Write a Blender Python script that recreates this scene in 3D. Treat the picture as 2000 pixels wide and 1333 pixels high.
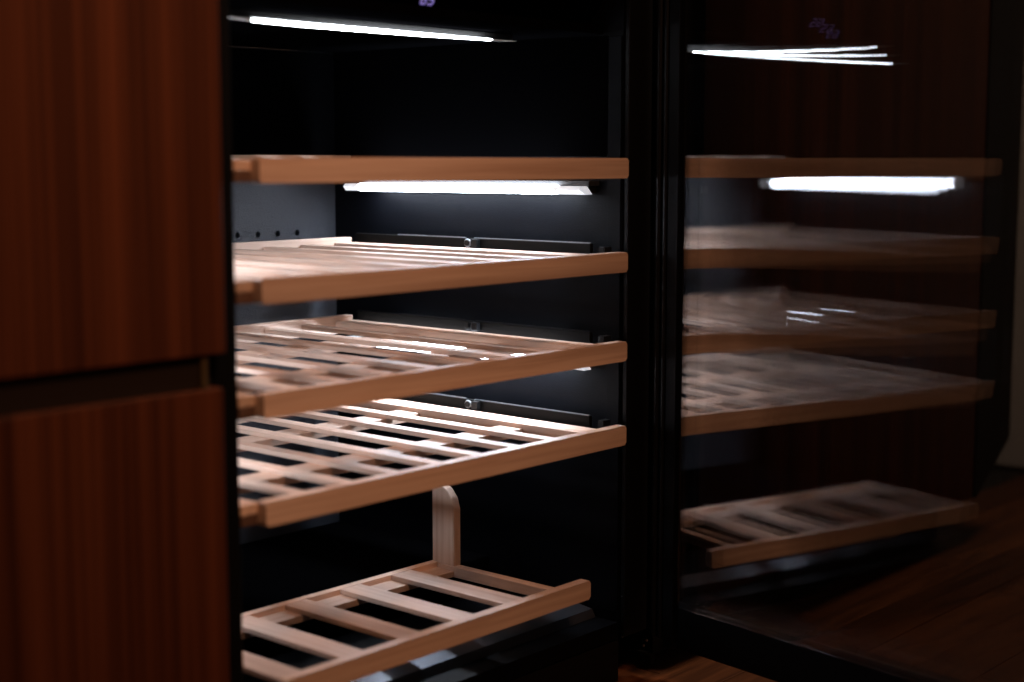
import bpy, bmesh, math, random
from mathutils import Vector, Matrix
random.seed(7)
scene = bpy.context.scene
C = scene.collection
for o in list(bpy.data.objects):
    bpy.data.objects.remove(o)

# ------------------------------------------------------------------ camera
AZ, PITCH = math.radians(48.6242), math.radians(6.7465)
cam = bpy.data.cameras.new('camera')
cam_o = bpy.data.objects.new('camera', cam); C.objects.link(cam_o)
fw = Vector((math.sin(AZ)*math.cos(PITCH), math.cos(AZ)*math.cos(PITCH), -math.sin(PITCH)))
rt = Vector((math.cos(AZ), -math.sin(AZ), 0)); up = rt.cross(fw)
m = Matrix((rt, up, -fw)).transposed().to_4x4()
m.translation = Vector((-0.8645, -1.0585, -0.0341))
cam_o.matrix_world = m
cam.sensor_width = 36; cam.lens = 2963.78/2000*36
cam.clip_start = .02; cam.clip_end = 50
cam.dof.use_dof = True; cam.dof.focus_distance = 1.84; cam.dof.aperture_fstop = 2.4
scene.camera = cam_o

# ------------------------------------------------------------------ light and exposure
w = bpy.data.worlds.new('World'); scene.world = w; w.use_nodes = True
bg = w.node_tree.nodes['Background']; bg.inputs[0].default_value = (1, .5, .3, 1); bg.inputs[1].default_value = .004
def area(name, loc, target, size, power, col):
    l = bpy.data.lights.new(name, 'AREA'); l.energy = power; l.size = size; l.color = col
    o = bpy.data.objects.new(name, l); C.objects.link(o); o.location = loc
    o.rotation_euler = (Vector(target)-Vector(loc)).to_track_quat('-Z', 'Y').to_euler()
    return o
rl = area('room_lamp', (-.40, -1.65, 1.75), (.05, 0, .13), .5, 2.35, (1, .50, .275)); rl.data.spread = math.radians(40)
cl = area('floor_fill', (1.35, -.5, 1.7), (1.2, -.2, -.66), .5, 9.5, (1, .74, .56)); cl.data.spread = math.radians(100)  # added to brighten the floor and side wall; no such lamp is visible
LAMP, LAMP_TOP = 76.0, 40.0
vs = scene.view_settings
vs.view_transform = 'Standard'; vs.look = 'None'; vs.exposure = 0; vs.gamma = 1
cy = scene.cycles
cy.use_adaptive_sampling = False; cy.denoising_prefilter = 'ACCURATE'
cy.max_bounces = 10; cy.diffuse_bounces = 4; cy.glossy_bounces = 5; cy.transparent_max_bounces = 16
cy.sample_clamp_indirect = 4; cy.caustics_reflective = False; cy.caustics_refractive = False

# ------------------------------------------------------------------ materials
def mat(name):
    m = bpy.data.materials.new(name); m.use_nodes = True
    nt = m.node_tree
    return m, nt, nt.nodes['Principled BSDF']
def wood(name, axis, c0, c1, rough=.5, along=2.5, across=70, bump=.06, bands=0, spec=.4, lohi=(.42, 1.25), tone=0):
    m, nt, p = mat(name); N = nt.nodes; L = nt.links
    geo = N.new('ShaderNodeTexCoord'); mp = N.new('ShaderNodeMapping')
    s = [across]*3; s[axis] = along
    mp.inputs['Scale'].default_value = s
    oi = N.new('ShaderNodeObjectInfo'); mul = N.new('ShaderNodeMath'); mul.operation = 'MULTIPLY'; mul.inputs[1].default_value = 37
    L.new(oi.outputs['Random'], mul.inputs[0]); L.new(mul.outputs[0], mp.inputs['Location'])
    L.new(geo.outputs['Object'], mp.inputs['Vector'])
    n = N.new('ShaderNodeTexNoise'); n.inputs['Scale'].default_value = 1; n.inputs['Detail'].default_value = 6
    n.inputs['Roughness'].default_value = .62; n.inputs['Distortion'].default_value = .5
    L.new(mp.outputs[0], n.inputs['Vector'])
    r = N.new('ShaderNodeValToRGB'); r.color_ramp.elements[0].position = .36; r.color_ramp.elements[1].position = .66
    r.color_ramp.elements[0].color = (*c0, 1); r.color_ramp.elements[1].color = (*c1, 1)
    L.new(n.outputs['Fac'], r.inputs[0])
    out = r.outputs[0]
    if bands:
        mp2 = N.new('ShaderNodeMapping'); s2 = [bands]*3; s2[axis] = .35; mp2.inputs['Scale'].default_value = s2
        L.new(geo.outputs['Object'], mp2.inputs['Vector']); L.new(mul.outputs[0], mp2.inputs['Location'])
        n2 = N.new('ShaderNodeTexNoise'); n2.inputs['Scale'].default_value = 1; n2.inputs['Detail'].default_value = 3
        L.new(mp2.outputs[0], n2.inputs['Vector'])
        r2 = N.new('ShaderNodeValToRGB'); r2.color_ramp.elements[0].position = .35; r2.color_ramp.elements[1].position = .62
        r2.color_ramp.elements[0].color = (lohi[0], lohi[0]*.94, lohi[0]*.9, 1); r2.color_ramp.elements[1].color = (lohi[1], lohi[1]*.96, lohi[1]*.92, 1)
        L.new(n2.outputs['Fac'], r2.inputs[0])
        mx = N.new('ShaderNodeMix'); mx.data_type = 'RGBA'; mx.blend_type = 'MULTIPLY'; mx.inputs[0].default_value = 1
        L.new(out, mx.inputs[6]); L.new(r2.outputs[0], mx.inputs[7]); out = mx.outputs[2]
    if tone:
        tr = N.new('ShaderNodeMapRange'); tr.inputs[3].default_value = 1-tone; tr.inputs[4].default_value = 1+tone*.5
        L.new(oi.outputs['Random'], tr.inputs[0])
        vm = N.new('ShaderNodeVectorMath'); vm.operation = 'SCALE'
        L.new(out, vm.inputs[0]); L.new(tr.outputs[0], vm.inputs['Scale']); out = vm.outputs[0]
    L.new(out, p.inputs['Base Color'])
    p.inputs['Roughness'].default_value = rough
    p.inputs['Specular IOR Level'].default_value = spec
    b = N.new('ShaderNodeBump'); b.inputs['Strength'].default_value = bump; b.inputs['Distance'].default_value = .001
    L.new(n.outputs['Fac'], b.inputs['Height']); L.new(b.outputs[0], p.inputs['Normal'])
    return m
def plain(name, col, rough=.5, metal=0, spec=.5, noise=None, vary=0):
    m, nt, p = mat(name); N = nt.nodes; L = nt.links
    p.inputs['Base Color'].default_value = (*col, 1); p.inputs['Roughness'].default_value = rough
    p.inputs['Metallic'].default_value = metal; p.inputs['Specular IOR Level'].default_value = spec
    if noise:
        sc, st = noise
        tc = N.new('ShaderNodeTexCoord'); n = N.new('ShaderNodeTexNoise'); n.inputs['Scale'].default_value = sc
        n.inputs['Detail'].default_value = 3
        L.new(tc.outputs['Object'], n.inputs['Vector'])
        b = N.new('ShaderNodeBump'); b.inputs['Strength'].default_value = st; b.inputs['Distance'].default_value = .0006
        L.new(n.outputs['Fac'], b.inputs['Height']); L.new(b.outputs[0], p.inputs['Normal'])
        n2 = N.new('ShaderNodeTexNoise'); n2.inputs['Scale'].default_value = 9
        L.new(tc.outputs['Object'], n2.inputs['Vector'])
        mr = N.new('ShaderNodeMapRange'); mr.inputs[3].default_value = rough*.8; mr.inputs[4].default_value = min(1, rough*1.25)
        L.new(n2.outputs['Fac'], mr.inputs[0]); L.new(mr.outputs[0], p.inputs['Roughness'])
    return m
def emit(name, col, strength):
    m, nt, p = mat(name)
    p.inputs['Base Color'].default_value = (.8, .8, .8, 1)
    p.inputs['Emission Color'].default_value = (*col, 1); p.inputs['Emission Strength'].default_value = strength
    return m
def glass(name, fac, tint):
    m = bpy.data.materials.new(name); m.use_nodes = True; nt = m.node_tree; nt.nodes.clear(); N = nt.nodes; L = nt.links
    o = N.new('ShaderNodeOutputMaterial'); mx = N.new('ShaderNodeMixShader'); t = N.new('ShaderNodeBsdfTransparent'); g = N.new('ShaderNodeBsdfGlossy')
    g.inputs['Roughness'].default_value = 0.0; g.inputs['Color'].default_value = (.95, .97, 1, 1)
    t.inputs['Color'].default_value = (*tint, 1)
    fr = N.new('ShaderNodeFresnel'); fr.inputs['IOR'].default_value = 1.5
    # a coated face reflects fac head-on and more at grazing angles, like any glass
    mr = N.new('ShaderNodeMapRange'); mr.inputs[1].default_value = .04; mr.inputs[2].default_value = 1
    mr.inputs[3].default_value = fac; mr.inputs[4].default_value = 1 if fac > .02 else .3
    L.new(fr.outputs[0], mr.inputs[0]); L.new(mr.outputs[0], mx.inputs[0])
    L.new(t.outputs[0], mx.inputs[1]); L.new(g.outputs[0], mx.inputs[2]); L.new(mx.outputs[0], o.inputs['Surface'])
    return m
PALE0, PALE1 = (.55, .40, .32), (.68, .53, .44)
M = dict(
    wood_x=wood('pale_beech_across', 0, PALE0, PALE1, .5, 5, 170, .12, bands=26, lohi=(.80, 1.06), tone=.20),
    wood_y=wood('pale_beech_lengthwise', 1, PALE0, PALE1, .5, 5, 170, .12, bands=26, lohi=(.80, 1.06), tone=.20),
    wood_z=wood('pale_beech_upright', 2, PALE0, PALE1, .5, 5, 170, .12, bands=26, lohi=(.80, 1.06), tone=.20),
    mahog=wood('mahogany_veneer', 2, (.052, .0150, .0064), (.112, .0335, .0142), .42, 1.2, 150, .06, bands=34, spec=.3, lohi=(.66, 1.14)),
    shade_black=plain('painted_shade_black', (.0010, .0010, .0012), .95, 0, 0.0),  # sheenless near-black, paints the darkness of the upper zone and bottom step
    wall_black=plain('black_coated_steel', (.0014, .0016, .0024), .42, 0, .06, (900, .5)),
    back_black=plain('black_textured_steel', (.009, .0112, .017), .33, 0, .5, (850, 2.4)),
    black=plain('black_plastic', (.003, .003, .0035), .45, 0, .15),
    frit=plain('black_enamel', (.002, .002, .002), .6, 0, .1),
    gasket=plain('black_rubber', (.003, .003, .0035), .4, 0, .25),
    lip=plain('dark_glossy_steel', (.10, .11, .13), .28, .8, .5),
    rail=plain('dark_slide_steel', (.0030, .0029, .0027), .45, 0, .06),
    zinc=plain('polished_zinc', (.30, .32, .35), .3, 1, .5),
    housing=plain('black_lamp_housing', (.01, .01, .01), .5),
    cap=plain('milky_end_cap', (.7, .72, .75), .5),
    plinth=plain('dark_plinth', (.006, .005, .004), .6),
    brown=plain('dark_brown', (.10, .055, .04), .5),  # one even brown, darker than the beech parts
    channel=plain('dark_channel', (.012, .006, .0035), .5),
    olive=plain('olive_edge', (.055, .034, .012), .5),
    floor=wood('oiled_oak_floor', 0, (.055, .019, .007), (.135, .050, .019), .5, 4, 60, .12, bands=9, lohi=(.7, 1.1), tone=.3, spec=.2),
    plaster=plain('beige_plaster', (.74, .72, .70), .9, 0, .2, (60, .2)),
    lamp=emit('lit_diffuser', (.77, .86, 1.0), LAMP), lamp_dim=emit('dim_diffuser_end', (.9, .93, 1.0), .6),
    lamp_left=emit('lit_diffuser_left', (.80, .87, 1.0), LAMP*.52),
    lamp_top=emit('lit_top_diffuser', (.9, .95, 1.0), LAMP_TOP),
    lamp_top_dim=emit('dim_top_diffuser', (.8, .8, .75), LAMP_TOP*.0025),
    digit=emit('blue_digit', (.22, .22, 1.0), .32),
    glass1=glass('inner_glass', .007, (.99, .99, .99)), glass2=glass('middle_glass', .007, (.99, .99, .99)), glass3=glass('coated_outer_glass', .052, (.23, .21, .195)),
    clear=glass('clear_glass', .001, (1, 1, 1)),
)

# ------------------------------------------------------------------ mesh helpers
def box(bm, x0, x1, y0, y1, z0, z1, bev=.0008, seg=2):
    r = bmesh.ops.create_cube(bm, size=1)
    vs_ = r['verts']
    for v in vs_:
        v.co = Vector((x0+(v.co.x+.5)*(x1-x0), y0+(v.co.y+.5)*(y1-y0), z0+(v.co.z+.5)*(z1-z0)))
    if bev:
        es = list({e for v in vs_ for e in v.link_edges})
        bmesh.ops.bevel(bm, geom=es, offset=bev, segments=seg, affect='EDGES', profile=.5)
def cyl(bm, c, axis, r, h, seg=24, r2=None):
    rot = {'x': Matrix.Rotation(math.pi/2, 4, 'Y'), 'y': Matrix.Rotation(math.pi/2, 4, 'X'), 'z': Matrix.Identity(4)}[axis]
    bmesh.ops.create_cone(bm, cap_ends=True, segments=seg, radius1=r, radius2=r if r2 is None else r2, depth=h, matrix=Matrix.Translation(c) @ rot)
def ring(bm, c, R, r, axis='x', n=24, k=8):
    for i in range(n):
        pass
    vv = []
    for i in range(n):
        a = 2*math.pi*i/n; row = []
        for j in range(k):
            b = 2*math.pi*j/k
            rr = R+r*math.cos(b)
            row.append(bm.verts.new(Vector(c)+Vector((r*math.sin(b), rr*math.cos(a), rr*math.sin(a)))))
        vv.append(row)
    for i in range(n):
        for j in range(k):
            bm.faces.new((vv[i][j], vv[(i+1) % n][j], vv[(i+1) % n][(j+1) % k], vv[i][(j+1) % k]))
def prism(bm, pts, axis, a0, a1):
    """pts: outline in the two other axes, swept along axis"""
    def P(p, a):
        return {'x': (a, p[0], p[1]), 'y': (p[0], a, p[1]), 'z': (p[0], p[1], a)}[axis]
    A = [bm.verts.new(P(p, a0)) for p in pts]; B = [bm.verts.new(P(p, a1)) for p in pts]
    n = len(pts)
    bm.faces.new(A); bm.faces.new(B[::-1])
    for i in range(n):
        bm.faces.new((A[i], B[i], B[(i+1) % n], A[(i+1) % n]))
def wloc(o):
    v = Vector((0, 0, 0))
    while o is not None:
        v += o.location; o = o.parent
    return v
def part(name, bm, material, parent=None, smooth=False, world=True, origin=None):
    """link a bmesh as one object; with world=True its vertices are in world space"""
    bmesh.ops.recalc_face_normals(bm, faces=bm.faces[:])
    me = bpy.data.meshes.new(name); bm.to_mesh(me); bm.free()
    mats = material if isinstance(material, (list, tuple)) else [material]
    for k in mats: me.materials.append(M[k])
    o = bpy.data.objects.new(name, me); C.objects.link(o)
    if parent is not None:
        o.parent = parent
        if world:
            me.transform(Matrix.Translation(-wloc(parent)))
    else:
        if origin is None:
            xs = [v.co for v in me.vertices]
            origin = Vector((sum(v.x for v in xs)/len(xs), sum(v.y for v in xs)/len(xs), min(v.z for v in xs)))
        me.transform(Matrix.Translation(-Vector(origin))); o.location = origin
    for p_ in me.polygons: p_.use_smooth = smooth
    return o
def mk(name, material, parent, *boxes, bev=.0008, **kw):
    bm = bmesh.new()
    for b in boxes: box(bm, *b, bev=bev)
    return part(name, bm, material, parent, **kw)
def thing(name, label, cat, loc, group=None):
    o = bpy.data.objects.new(name, None); o.empty_display_size = .05; C.objects.link(o); o.location = loc
    o['label'] = label; o['category'] = cat
    if group: o['group'] = group
    return o
def struct(o):
    o['kind'] = 'structure'; return o

# ------------------------------------------------------------------ the setting
FZ = -.66
flo = struct(mk('floor', 'plinth', None, (-3, 6, -4, 3, FZ-.05, FZ-.004), bev=0))
for r_ in range(28):          # boards laid along the wall, joints staggered
    y0 = -1.95+.075*r_
    cuts = [-1.0-.37*((r_*7) % 3)/3.0]
    while cuts[-1] < 2.1: cuts.append(cuts[-1]+.62)
    for a, b in zip(cuts, cuts[1:]):
        mk('board', 'floor', flo, (a+.0006, min(b, 2.118)-.0006, y0+.0006, y0+.0744, FZ-.012, FZ-.0004*((r_*5+len(cuts)) % 3)), bev=.0008)
struct(mk('side_wall', 'plaster', None, (2.12, 2.22, -4, 3, FZ+.004, 2.0), bev=0))
struct(mk('rear_wall', 'plaster', None, (-3, 2.117, .62, .72, FZ+.004, 2.0), bev=0))

# ------------------------------------------------------------------ wine cabinet
ZS = [-.0302, -.1381, -.2418, -.3412]     # tops of the four trim bars
WL, WR, YF, YB = -.020, .545, .013, .507  # inner faces of the liner
ZB, ZT = -.582, .112
cab = thing('wine_cabinet', 'tall black wine cabinet with lit interior and open glass door, between the reddish wood cupboards', 'wine cabinet', (.27, .25, FZ))
mk('right_wall', 'wall_black', cab, (WR, WR+.02, YF, YB+.02, ZB, .45), bev=0)
mk('right_wall_flange', 'wall_black', cab, (WR-.002, WR-.0002, YF+.001, .033, ZB+.012, ZT-.003), bev=.0004)
mk('left_wall', 'wall_black', cab, (WL-.012, WL, YF, YB+.02, ZB, .45), bev=0)
mk('ceiling_panel', 'shade_black', cab, (WL+.001, WR-.001, YF+.03, YB-.001, ZT, ZT+.01), bev=0)
mk('bottom_panel', 'wall_black', cab, (WL+.001, WR-.001, YF, YB-.001, ZB-.02, ZB), bev=0)
# back wall with drilled rows
def back_wall():
    bm = bmesh.new()
    R = .0040; cell = .0335/2
    xs = [.476-.0335*i for i in range(14)]
    rows = [-.129, -.313]
    def quad(x0, x1, z0, z1):
        if x1-x0 < 1e-5 or z1-z0 < 1e-5: return
        bm.faces.new([bm.verts.new(c) for c in ((x0, YB, z0), (x1, YB, z0), (x1, YB, z1), (x0, YB, z1))])
    zc = ZB
    for rz in sorted(rows):
        quad(WL, WR, zc, rz-cell)
        xl = min(xs)-cell; xr = max(xs)+cell
        quad(WL, xl, rz-cell, rz+cell); quad(xr, WR, rz-cell, rz+cell)
        for x in xs:
            n = 24; inner = []; outer = []; deep = []
            for i in range(n):
                a = 2*math.pi*(i+.5)/n; ca, sa = math.cos(a), math.sin(a)
                k = cell/max(abs(ca), abs(sa))
                outer.append(bm.verts.new((x+ca*k, YB, rz+sa*k)))
                inner.append(bm.verts.new((x+ca*R, YB, rz+sa*R)))
                deep.append(bm.verts.new((x+ca*R, YB+.006, rz+sa*R)))
            for i in range(n):
                j = (i+1) % n
                bm.faces.new((inner[i], inner[j], outer[j], outer[i]))
                bm.faces.new((deep[i], deep[j], inner[j], inner[i]))
            for sx, sz in ((1, 1), (-1, 1), (-1, -1), (1, -1)):   # corners of the cell
                c = bm.verts.new((x+sx*cell, YB, rz+sz*cell))
                near = sorted(outer, key=lambda v: (v.co-c.co).length)[:2]
                bm.faces.new((c, near[0], near[1]))
        zc = rz+cell
    quad(WL, WR, zc, .112)
    for f in bm.faces: f.normal_update()
    return bm
bwm = back_wall()
bwo = part('back_wall', bwm, 'back_black', cab)
mk('upper_right_shade', 'shade_black', cab, (WR-.0015, WR-.0003, .034, YB-.005, -.028, ZT-.002), bev=0)  # added dark sheet, shade painted over the upper right wall
mk('upper_back_shade', 'shade_black', cab, (WL+.002, WR-.002, YB-.004, YB-.0003, -.028, ZT-.002), bev=.001)  # invented near-black sheet that holds the upper back in darkness
mk('hole_backing', 'frit', cab, (WL, WR, YB+.0062, YB+.009, ZB, ZT), bev=0)
# jambs and header round the opening
mk('left_jamb', 'black', cab, (-.0555, -.0294, .0, .012, FZ+.06, .45), bev=.0015)
mk('left_side_panel', 'black', cab, (-.0550, -.0325, .0135, .55, FZ+.06, .45), bev=0)
mk('right_jamb', 'black', cab, (.5475, .592, .006, .0125, FZ+.06, .45), bev=.001)
mk('right_side_panel', 'black', cab, (.567, .592, .0135, .55, FZ+.06, .45), bev=0)
mk('base_grille', 'black', cab, (-.0290, .5470, .014, .03, FZ+.004, ZB-.022), bev=.001)
mk('header_panel', 'black', cab, (-.0290, .5470, .004, .03, .20, .45), bev=.001)
# fascia leaning back above the lamp, with the temperature readout
bm = bmesh.new(); prism(bm, [(.030, .198), (.030, .165), (.062, .1235), (.068, .1235), (.068, .198)], 'x', WL+.002, WR-.002)
fas = part('control_fascia', bm, 'shade_black', cab)
# seven-segment readout, drawn with real little bars on the sloping face of the fascia
P0 = Vector((.258, .0587, .1270)); ux = Vector((1, 0, 0)); uz = Vector((0, -.611, .792)); un = Vector((0, -.792, -.611))
def seg(bm, cx, cz, hw, hz):
    vs8 = []
    for dn in (.0003, .0014):
        for sx, sz in ((-1, -1), (1, -1), (1, 1), (-1, 1)):
            vs8.append(bm.verts.new(P0+ux*(cx+sx*hw)+uz*(cz+sz*hz)+un*dn))
    a = vs8
    for q in ((0, 1, 2, 3), (4, 5, 6, 7), (0, 1, 5, 4), (1, 2, 6, 5), (2, 3, 7, 6), (3, 0, 4, 7)):
        bm.faces.new([a[i] for i in q])
def digit(ch, x0):
    on = {'5': 'afgcd', '6': 'afgcde', '1': 'bc', '2': 'abged'}[ch]
    wd, hh, t = .0032, .0055, .0009
    pos = {'a': (0, 2*hh, wd, t), 'g': (0, hh, wd, t), 'd': (0, 0, wd, t), 'f': (-wd, 1.5*hh, t, hh/2-t), 'b': (wd, 1.5*hh, t, hh/2-t),
           'e': (-wd, .5*hh, t, hh/2-t), 'c': (wd, .5*hh, t, hh/2-t)}
    bm = bmesh.new()
    for s in on:
        cx, cz, hw, hz = pos[s]; seg(bm, x0+cx, cz, hw, hz)
    return bm
for ch, x0 in (('6', .006), ('5', .0165)):
    part('digit', digit(ch, x0), 'digit', fas)

# side lamps: black housing, milky diffuser facing the shelves, dim moulded end
def side_lamp(side, zt):
    q = 1.55 if side < 0 and zt > -.1 else 1
    if q > 1: zt += .0065
    yf = .070 if q > 1 else .115
    def X(a): return WR-a if side > 0 else WL+a-.0045+.002
    hb = bmesh.new()
    xs = sorted((X(.0005), X(.021)))
    box(hb, xs[0], xs[1], .046 if side > 0 else yf-.002, .454, zt-.002, zt+.004, .0006)
    xs = sorted((X(.0005), X(.016)))
    box(hb, xs[0], xs[1], .050, .450, zt-.0105, zt-.0022, .0006)
    h_ = part('lamp_housing', hb, 'housing', cab)
    # wedge-section diffuser, front end cut on the slant
    def wedge(y0, y1, d0=0., d1=0.):
        b = bmesh.new()
        a = [X(.0165), X(.031), X(.0345), X(.0300), X(.0165)]
        zz = [zt-.0024*q, zt-.0024*q, zt-.0065*q, zt-.0118*q, zt-.0118*q]
        def cut(y, d, z): return y+d*(zt-z)/.0118
        A = [b.verts.new((x, cut(y0, d0, z), z)) for x, z in zip(a, zz)]
        B = [b.verts.new((x, cut(y1, d1, z), z)) for x, z in zip(a, zz)]
        b.faces.new(A); b.faces.new(B[::-1])
        for i in range(5):
            b.faces.new((A[i], B[i], B[(i+1) % 5], A[(i+1) % 5]))
        return b
    part('diffuser', wedge(.094 if side > 0 else yf+.005, .425, -.008 if side > 0 else 0, 0), 'lamp' if side > 0 else 'lamp_left', h_)
    part('diffuser_end', wedge(.054 if side > 0 else yf, .0937 if side > 0 else yf+.0047, -.010 if side > 0 else 0, -.008 if side > 0 else 0), 'lamp_dim', h_)
    part('diffuser_end', wedge(.4253, .452), 'lamp_dim', h_)
for zt in (-.0605, -.2660):
    side_lamp(1, zt); side_lamp(-1, zt)

# top lamp: shallow lens running across the ceiling, thin tapering ends
def top_lamp():
    hb = bmesh.new(); box(hb, .06, .475, .120, .140, .1040, .1115, .0008)
    h_ = part('top_lamp_housing', hb, 'housing', cab)
    def lens(t0, t1, n, mk_):
        b = bmesh.new(); rows = []
        for i in range(n+1):
            t = t0+(t1-t0)*i/n
            x = .062+(.468-.062)*t
            th = .0034*(1-.35*t)*min(1, (math.sin(math.pi*min(max(t, 0), 1)))**.5*1.05)+.0006
            yc = .122-.012*t
            row = []
            for j in range(10):
                a = 2*math.pi*j/10
                row.append(b.verts.new((x, yc+.0022*math.cos(a), .1035-th*.5+th*.5*math.sin(a))))
            rows.append(row)
        for i in range(n):
            for j in range(10):
                b.faces.new((rows[i][j], rows[i+1][j], rows[i+1][(j+1) % 10], rows[i][(j+1) % 10]))
        b.faces.new(rows[0]); b.faces.new(rows[-1][::-1])
        return part('diffuser' if mk_ == 'lamp_top' else 'diffuser_end', b, mk_, h_, smooth=True)
    lens(.075, .90, 30, 'lamp_top'); lens(0, .074, 8, 'lamp_top_dim'); lens(.901, 1, 8, 'lamp_top_dim')
top_lamp()

# telescopic slides on both walls with a round latch
def slide(side, z):
    def X(a): return WR-a if side > 0 else WL+a+.015
    def bx(b, a0, a1, y0, y1, z0, z1, bev=.0006):
        if side < 0: y0 = max(y0, .080); y1 = max(y1, y0+.001)
        x0, x1 = sorted((X(a0), X(a1))); box(b, x0, x1, y0, y1, z0, z1, bev)
    b = bmesh.new()
    bx(b, .019, .0245, .040, .440, z-.016, z+.0090)
    for yy in (.09, .25, .41): bx(b, .0005, .0188, yy-.012, yy+.012, z-.013, z+.001)
    s_ = part('slide_rail', b, 'rail', cab)
    b = bmesh.new(); bx(b, .0215, .0243, .041, .225, z+.0092, z+.0102, .0003); bx(b, .0215, .0243, .240, .360, z+.0092, z+.0102, .0003)
    lit = abs(z-ZS[2]) > .01  # third slide lies in shade, so its edge and ring are coloured dark
    part('slide_glint', b, 'zinc' if lit else 'rail', s_)  # bright strip put in as the lamp's highlight along the rail top
    if side > 0:
        b = bmesh.new(); bx(b, .012, .026, .018, .026, z-.012, z+.006, .0006)
        part('slide_stop', b, 'black', s_)
    b = bmesh.new(); ring(b, (X(.0285), .232, z+.0035), .0046, .0007)
    cyl(b, (X(.0265), .232, z+.0035), 'x', .0041, .004)
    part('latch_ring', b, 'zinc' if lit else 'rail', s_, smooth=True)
    b = bmesh.new(); cyl(b, (X(.0288), .232, z+.0035), 'x', .0036, .0034)
    bx(b, .0245, .031, .214, .2245, z-.002, z+.0085, .001)
    part('latch', b, 'black', s_)
for z in ZS[1:]:
    slide(1, z)
    mk('slide_rail', 'rail', cab, (WL+.0004, WL+.0100, .066, .440, z-.034, z-.0235), bev=.0006)

# compressor step and glossy pan in the bottom
mk('compressor_step', 'shade_black', cab, (WL+.002, WR-.002, .22, YB-.002, ZB+.0005, -.535), bev=.004)
b = bmesh.new(); prism(b, [(.045, ZB+.0005), (.050, ZB+.010), (.085, ZB+.014), (.10, ZB+.0005)], 'x', WL+.004, WR-.004)
part('drip_lip', b, 'lip', cab)

# ------------------------------------------------------------------ the shelves
BH, BT = .0231, .0125
def make_shelf(label, z, detail=True):
    root = thing('wine_shelf', label, 'wine shelf', (0, 0, z), 'slatted wine shelves stacked in the cabinet')
    def P(name, material, *bx, **kw):
        bm = bmesh.new(); bev = kw.get('bev', .0008)
        for q in bx: box(bm, *q, bev=bev)
        return part(name, bm, material, root, world=False)
    # the trim bar: rounded ends
    bm = bmesh.new(); r = .0028; pts = []
    for cx, cz, a0 in ((.54-r, -r, 90), (r, -r, 180), (r, -BH+r, 270), (.54-r, -BH+r, 0)):
        for k in range(5):
            a = math.radians(a0 - 90*0 + 90*k/4)
            pass
    for cx, cz, a0 in ((.54-r, -BH+r, -90), (.54-r, -r, 0), (r, -r, 90), (r, -BH+r, 180)):
        for k in range(6):
            a = math.radians(a0+90*k/5); pts.append((cx+r*math.cos(a), cz+r*math.sin(a)))
    prism(bm, pts, 'y', 0, BT)
    es = [e for e in bm.edges if abs(e.verts[0].co.y-e.verts[1].co.y) < 1e-6]
    bmesh.ops.bevel(bm, geom=es, offset=.0009, segments=2, affect='EDGES')
    part('front_bar', bm, 'wood_x', root, world=False)
    P('rail', 'wood_y', (.477, .510, BT+.0003, .434, -.0165, -.0022))
    P('rail', 'wood_y', (-.0185, .0035, BT+.0003, .434, -.0120, -.0022))
    P('back_rail', 'wood_x', (-.0188, .5085, .4343, .447, -.0185, .0042))
    for cx in (.4265, .3660, .3050, .2440, .1815, .1185, .0565):
        P('slat', 'wood_y', (cx-.0083, cx+.0083, BT+.0003, .434, -.0080, -.0024))
    for y0 in (.106, .2785):
        P('cross_bar', 'wood_x', (.0037, .4767, y0, y0+.036, -.0170, -.0078))
    P('side_block', 'brown', (-.0180, .0040, BT+.0004, .060, -BH+.0006, -.0123))
    return root
def dup(root, z, label):
    r = root.copy(); C.objects.link(r); r.location.z = z; r['label'] = label
    for ch in list(root.children):
        c = ch.copy(); C.objects.link(c); c.parent = r
    return r
s1 = make_shelf('topmost pale slatted wine shelf, seen edge on just above the upper side lamp', ZS[0])
dup(s1, ZS[1], 'brightly lit wine shelf under the upper side lamp, second from the top')
dup(s1, ZS[2], 'wine shelf with white lamp glints between its slats, third from the top')
dup(s1, ZS[3], 'brightly lit wine shelf above the small bottom shelf, with wide dark gaps between white slats')

# small bottom shelf with its upright
Z5 = -.5134
low = thing('wine_shelf', 'small shallow bottom wine shelf with five wide gaps and an upright at its rear corner', 'wine shelf', (0, 0, Z5), 'slatted wine shelves stacked in the cabinet')
def LP(name, material, *bx, bev=.0008):
    bm = bmesh.new()
    for q in bx: box(bm, *q, bev=bev)
    return part(name, bm, material, low, world=False)
bm = bmesh.new(); r = .003; pts = []
for cx, cz, a0 in ((.4745-r, -.0222+r, -90), (.4745-r, -r, 0), (.020+r, -r, 90), (.020+r, -.0222+r, 180)):
    for k in range(6):
        a = math.radians(a0+90*k/5); pts.append((cx+r*math.cos(a), cz+r*math.sin(a)))
prism(bm, pts, 'y', 0, BT)
es = [e for e in bm.edges if abs(e.verts[0].co.y-e.verts[1].co.y) < 1e-6]
bmesh.ops.bevel(bm, geom=es, offset=.0009, segments=2, affect='EDGES')
part('front_bar', bm, 'wood_x', low, world=False)
for x0, x1 in ((.023, .054), (.103, .134), (.183, .214), (.264, .2955), (.344, .3765)):
    LP('slat', 'wood_y', (x0, x1, BT+.0003, .1955, -.0082, -.0024))
LP('rail', 'wood_y', (.4215, .4345, BT+.0003, .1955, -.0165, -.0036))
LP('back_rail', 'wood_x', (.0225, .4345, .1958, .2060, -.0185, -.0022))
LP('ledge', 'wood_x', (.023, .4213, .167, .1955, -.0160, -.0084))
bm = bmesh.new(); prism(bm, [(.168, -.0034), (.168, .066), (.172, .079), (.181, .089), (.194, .095), (.204, .098), (.204, -.0034)], 'x', .4225, .4345)
bmesh.ops.bevel(bm, geom=bm.edges[:], offset=.0008, segments=2, affect='EDGES')
part('upright', bm, 'wood_z', low, world=False)

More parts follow.
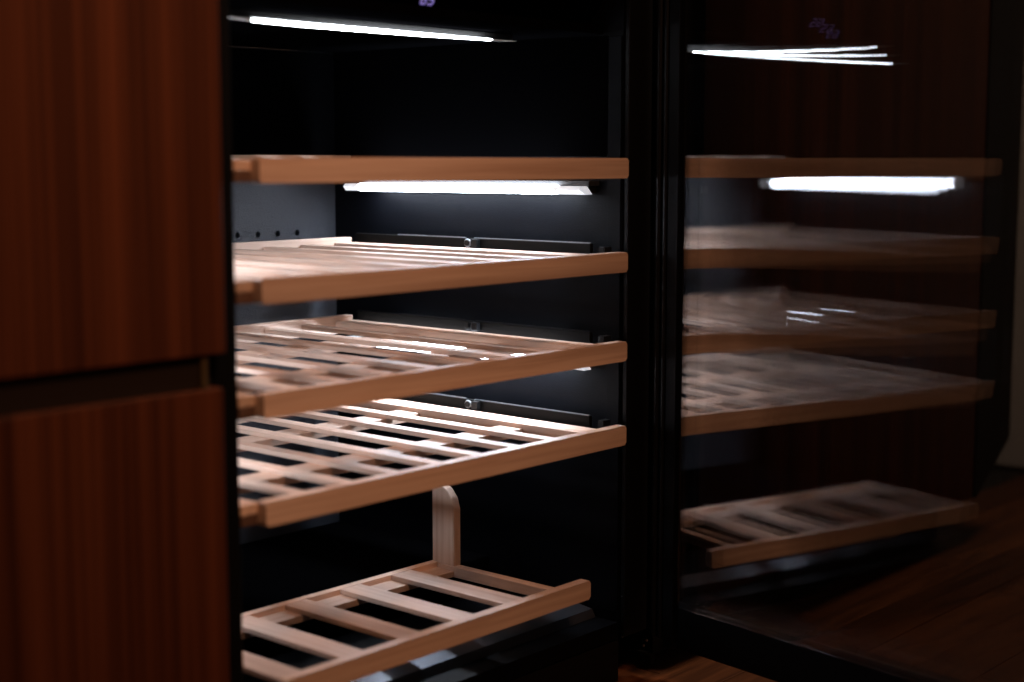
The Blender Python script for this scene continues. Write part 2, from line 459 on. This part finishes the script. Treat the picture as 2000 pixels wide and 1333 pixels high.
# ------------------------------------------------------------------ the open glass door
PHI = .1446; H = Vector((.5964, .0034, 0))
dv = Vector((-math.sin(PHI), -math.cos(PHI), 0)); ov = Vector((math.cos(PHI), -math.sin(PHI), 0))
def D(s, o, z): return H+dv*s+ov*o+Vector((0, 0, z))
def dbox(bm, s0, s1, o0, o1, z0, z1, bev=.001):
    b2 = bmesh.new(); box(b2, s0, s1, o0, o1, z0, z1, bev)
    for v in b2.verts: v.co = D(v.co.x, v.co.y, v.co.z)
    me = bpy.data.meshes.new('t'); b2.to_mesh(me); b2.free(); bm.from_mesh(me); bpy.data.meshes.remove(me)
S0, S1, DZ0, DZ1 = .028, .625, -.6145, .45
G0, G1, GZ0, GZ1 = .044, .600, -.556, .40
bm = bmesh.new()
dbox(bm, S0, G0, -.008, .018, DZ0, DZ1); dbox(bm, G1, S1, -.036, .018, DZ0, DZ1)
dbox(bm, G0+.0003, G1-.0003, -.0, .018, DZ0, GZ0); dbox(bm, G0+.0003, G1-.0003, -.036, .018, GZ1, DZ1)
door = part('door', bm, 'black', cab)
bm = bmesh.new()
dbox(bm, G0+.0005, .0705, .0056, .0060, GZ0+.0005, GZ1-.0005, 0)
part('enamel_border', bm, 'frit', door)
def pane(o0, kk, mname, th=.004, G0=G0):
    bm = bmesh.new(); ns, nz = 14, 28
    def P(i, j, back):
        s = G0+.0008+(G1-G0-.0016)*i/ns; z = GZ0+.0008+(GZ1-GZ0-.0016)*j/nz
        g = .2+.8*min(1, (s-G0)/.3)
        return D(s, o0-kk*g*.15*min(.8, math.log(math.cosh((z+.035)/.15)))+(th if back else 0), z)
    F = [[bm.verts.new(P(i, j, 0)) for j in range(nz+1)] for i in range(ns+1)]
    Bk = [[bm.verts.new(P(i, j, 1)) for j in range(nz+1)] for i in range(ns+1)]
    for i in range(ns):
        for j in range(nz):
            f = bm.faces.new((F[i][j], F[i+1][j], F[i+1][j+1], F[i][j+1])); f.material_index = 0
            f = bm.faces.new((Bk[i][j], Bk[i][j+1], Bk[i+1][j+1], Bk[i+1][j])); f.material_index = 1
    for i in range(ns):
        for j in (0, nz):
            f = bm.faces.new((F[i][j], F[i+1][j], Bk[i+1][j], Bk[i][j])); f.material_index = 1
    for j in range(nz):
        for i in (0, ns):
            f = bm.faces.new((F[i][j], F[i][j+1], Bk[i][j+1], Bk[i][j])); f.material_index = 1
    o = part('glass_pane', bm, [mname, 'clear'], door)
    for p_ in o.data.polygons: p_.use_smooth = (p_.material_index == 0)
    return o
pane(0, 0, 'glass3'); pane(-.010, .019, 'glass2', .003, .060); pane(-.021, .038, 'glass1', .003, .064)
# rubber gasket along the hinge side
bm = bmesh.new()
for s, r_ in ((.012, .0048), (.0225, .0036)):
    c = D(s, -.006, (DZ0+DZ1)/2); cyl(bm, c, 'z', r_, DZ1-DZ0-.02, 20)
dbox(bm, .006, .0275, -.005, .010, DZ0+.01, DZ1-.01)
part('gasket', bm, 'gasket', door)
# hinge at the foot of the jamb
bm = bmesh.new()
dbox(bm, -.012, .012, -.012, -.004, -.640, -.628, .0012)
part('hinge_plate', bm, 'rail', cab)
for (x, y, z) in ((.549, .0118, -.5504), (.5820, .0045, -.6180), (.5885, .0045, -.6130), (.549, .0118, -.600)):
    bm = bmesh.new(); cyl(bm, (x, y-.0015, z), 'y', .0016, .002, 14)
    part('screw', bm, 'zinc', cab, smooth=False)

# ------------------------------------------------------------------ wooden cupboards either side
lc = thing('cupboard', 'reddish dark wood cupboard with finger groove, left of the wine cabinet', 'cupboard', (-.5, .28, FZ), 'reddish wood cupboards beside the wine cabinet')
mk('carcass', 'plinth', lc, (-1.2, -.0585, .0005, .55, FZ+.0045, .62), bev=0)
mk('upper_door', 'mahog', lc, (-1.2, -.0563, -.020, -.0003, -.1977, .62), bev=.0015)
mk('lower_door', 'mahog', lc, (-1.2, -.0600, -.020, -.0003, -.60, -.2270), bev=.0015)
mk('finger_groove', 'channel', lc, (-1.2, -.0805, -.0125, -.0003, -.2265, -.1982), bev=0)
mk('groove_end_cap', 'olive', lc, (-.0800, -.0740, -.0165, -.0003, -.2267, -.1980), bev=.0004)
rc = thing('cupboard', 'dark wood cupboard front seen through the open glass door', 'cupboard', (1.09, .28, FZ), 'reddish wood cupboards beside the wine cabinet')
mk('carcass', 'plinth', rc, (.652, 1.448, .0005, .55, -.5775, .62), bev=0)
mk('plinth', 'plinth', rc, (.652, 1.448, .04, .06, FZ+.0045, -.5778), bev=0)
for x0 in (.6520,):
    mk('cupboard_door', 'mahog', rc, (x0, x0+.7960, -.020, -.0003, -.5778, .62), bev=.0015)
bm = bmesh.new(); prism(bm, [(1.4505, .62), (1.58, .62), (1.58, -.495), (1.46, -.5778), (1.4505, -.5778)], 'y', -.022, .55)
part('end_panel', bm, 'plinth', rc)
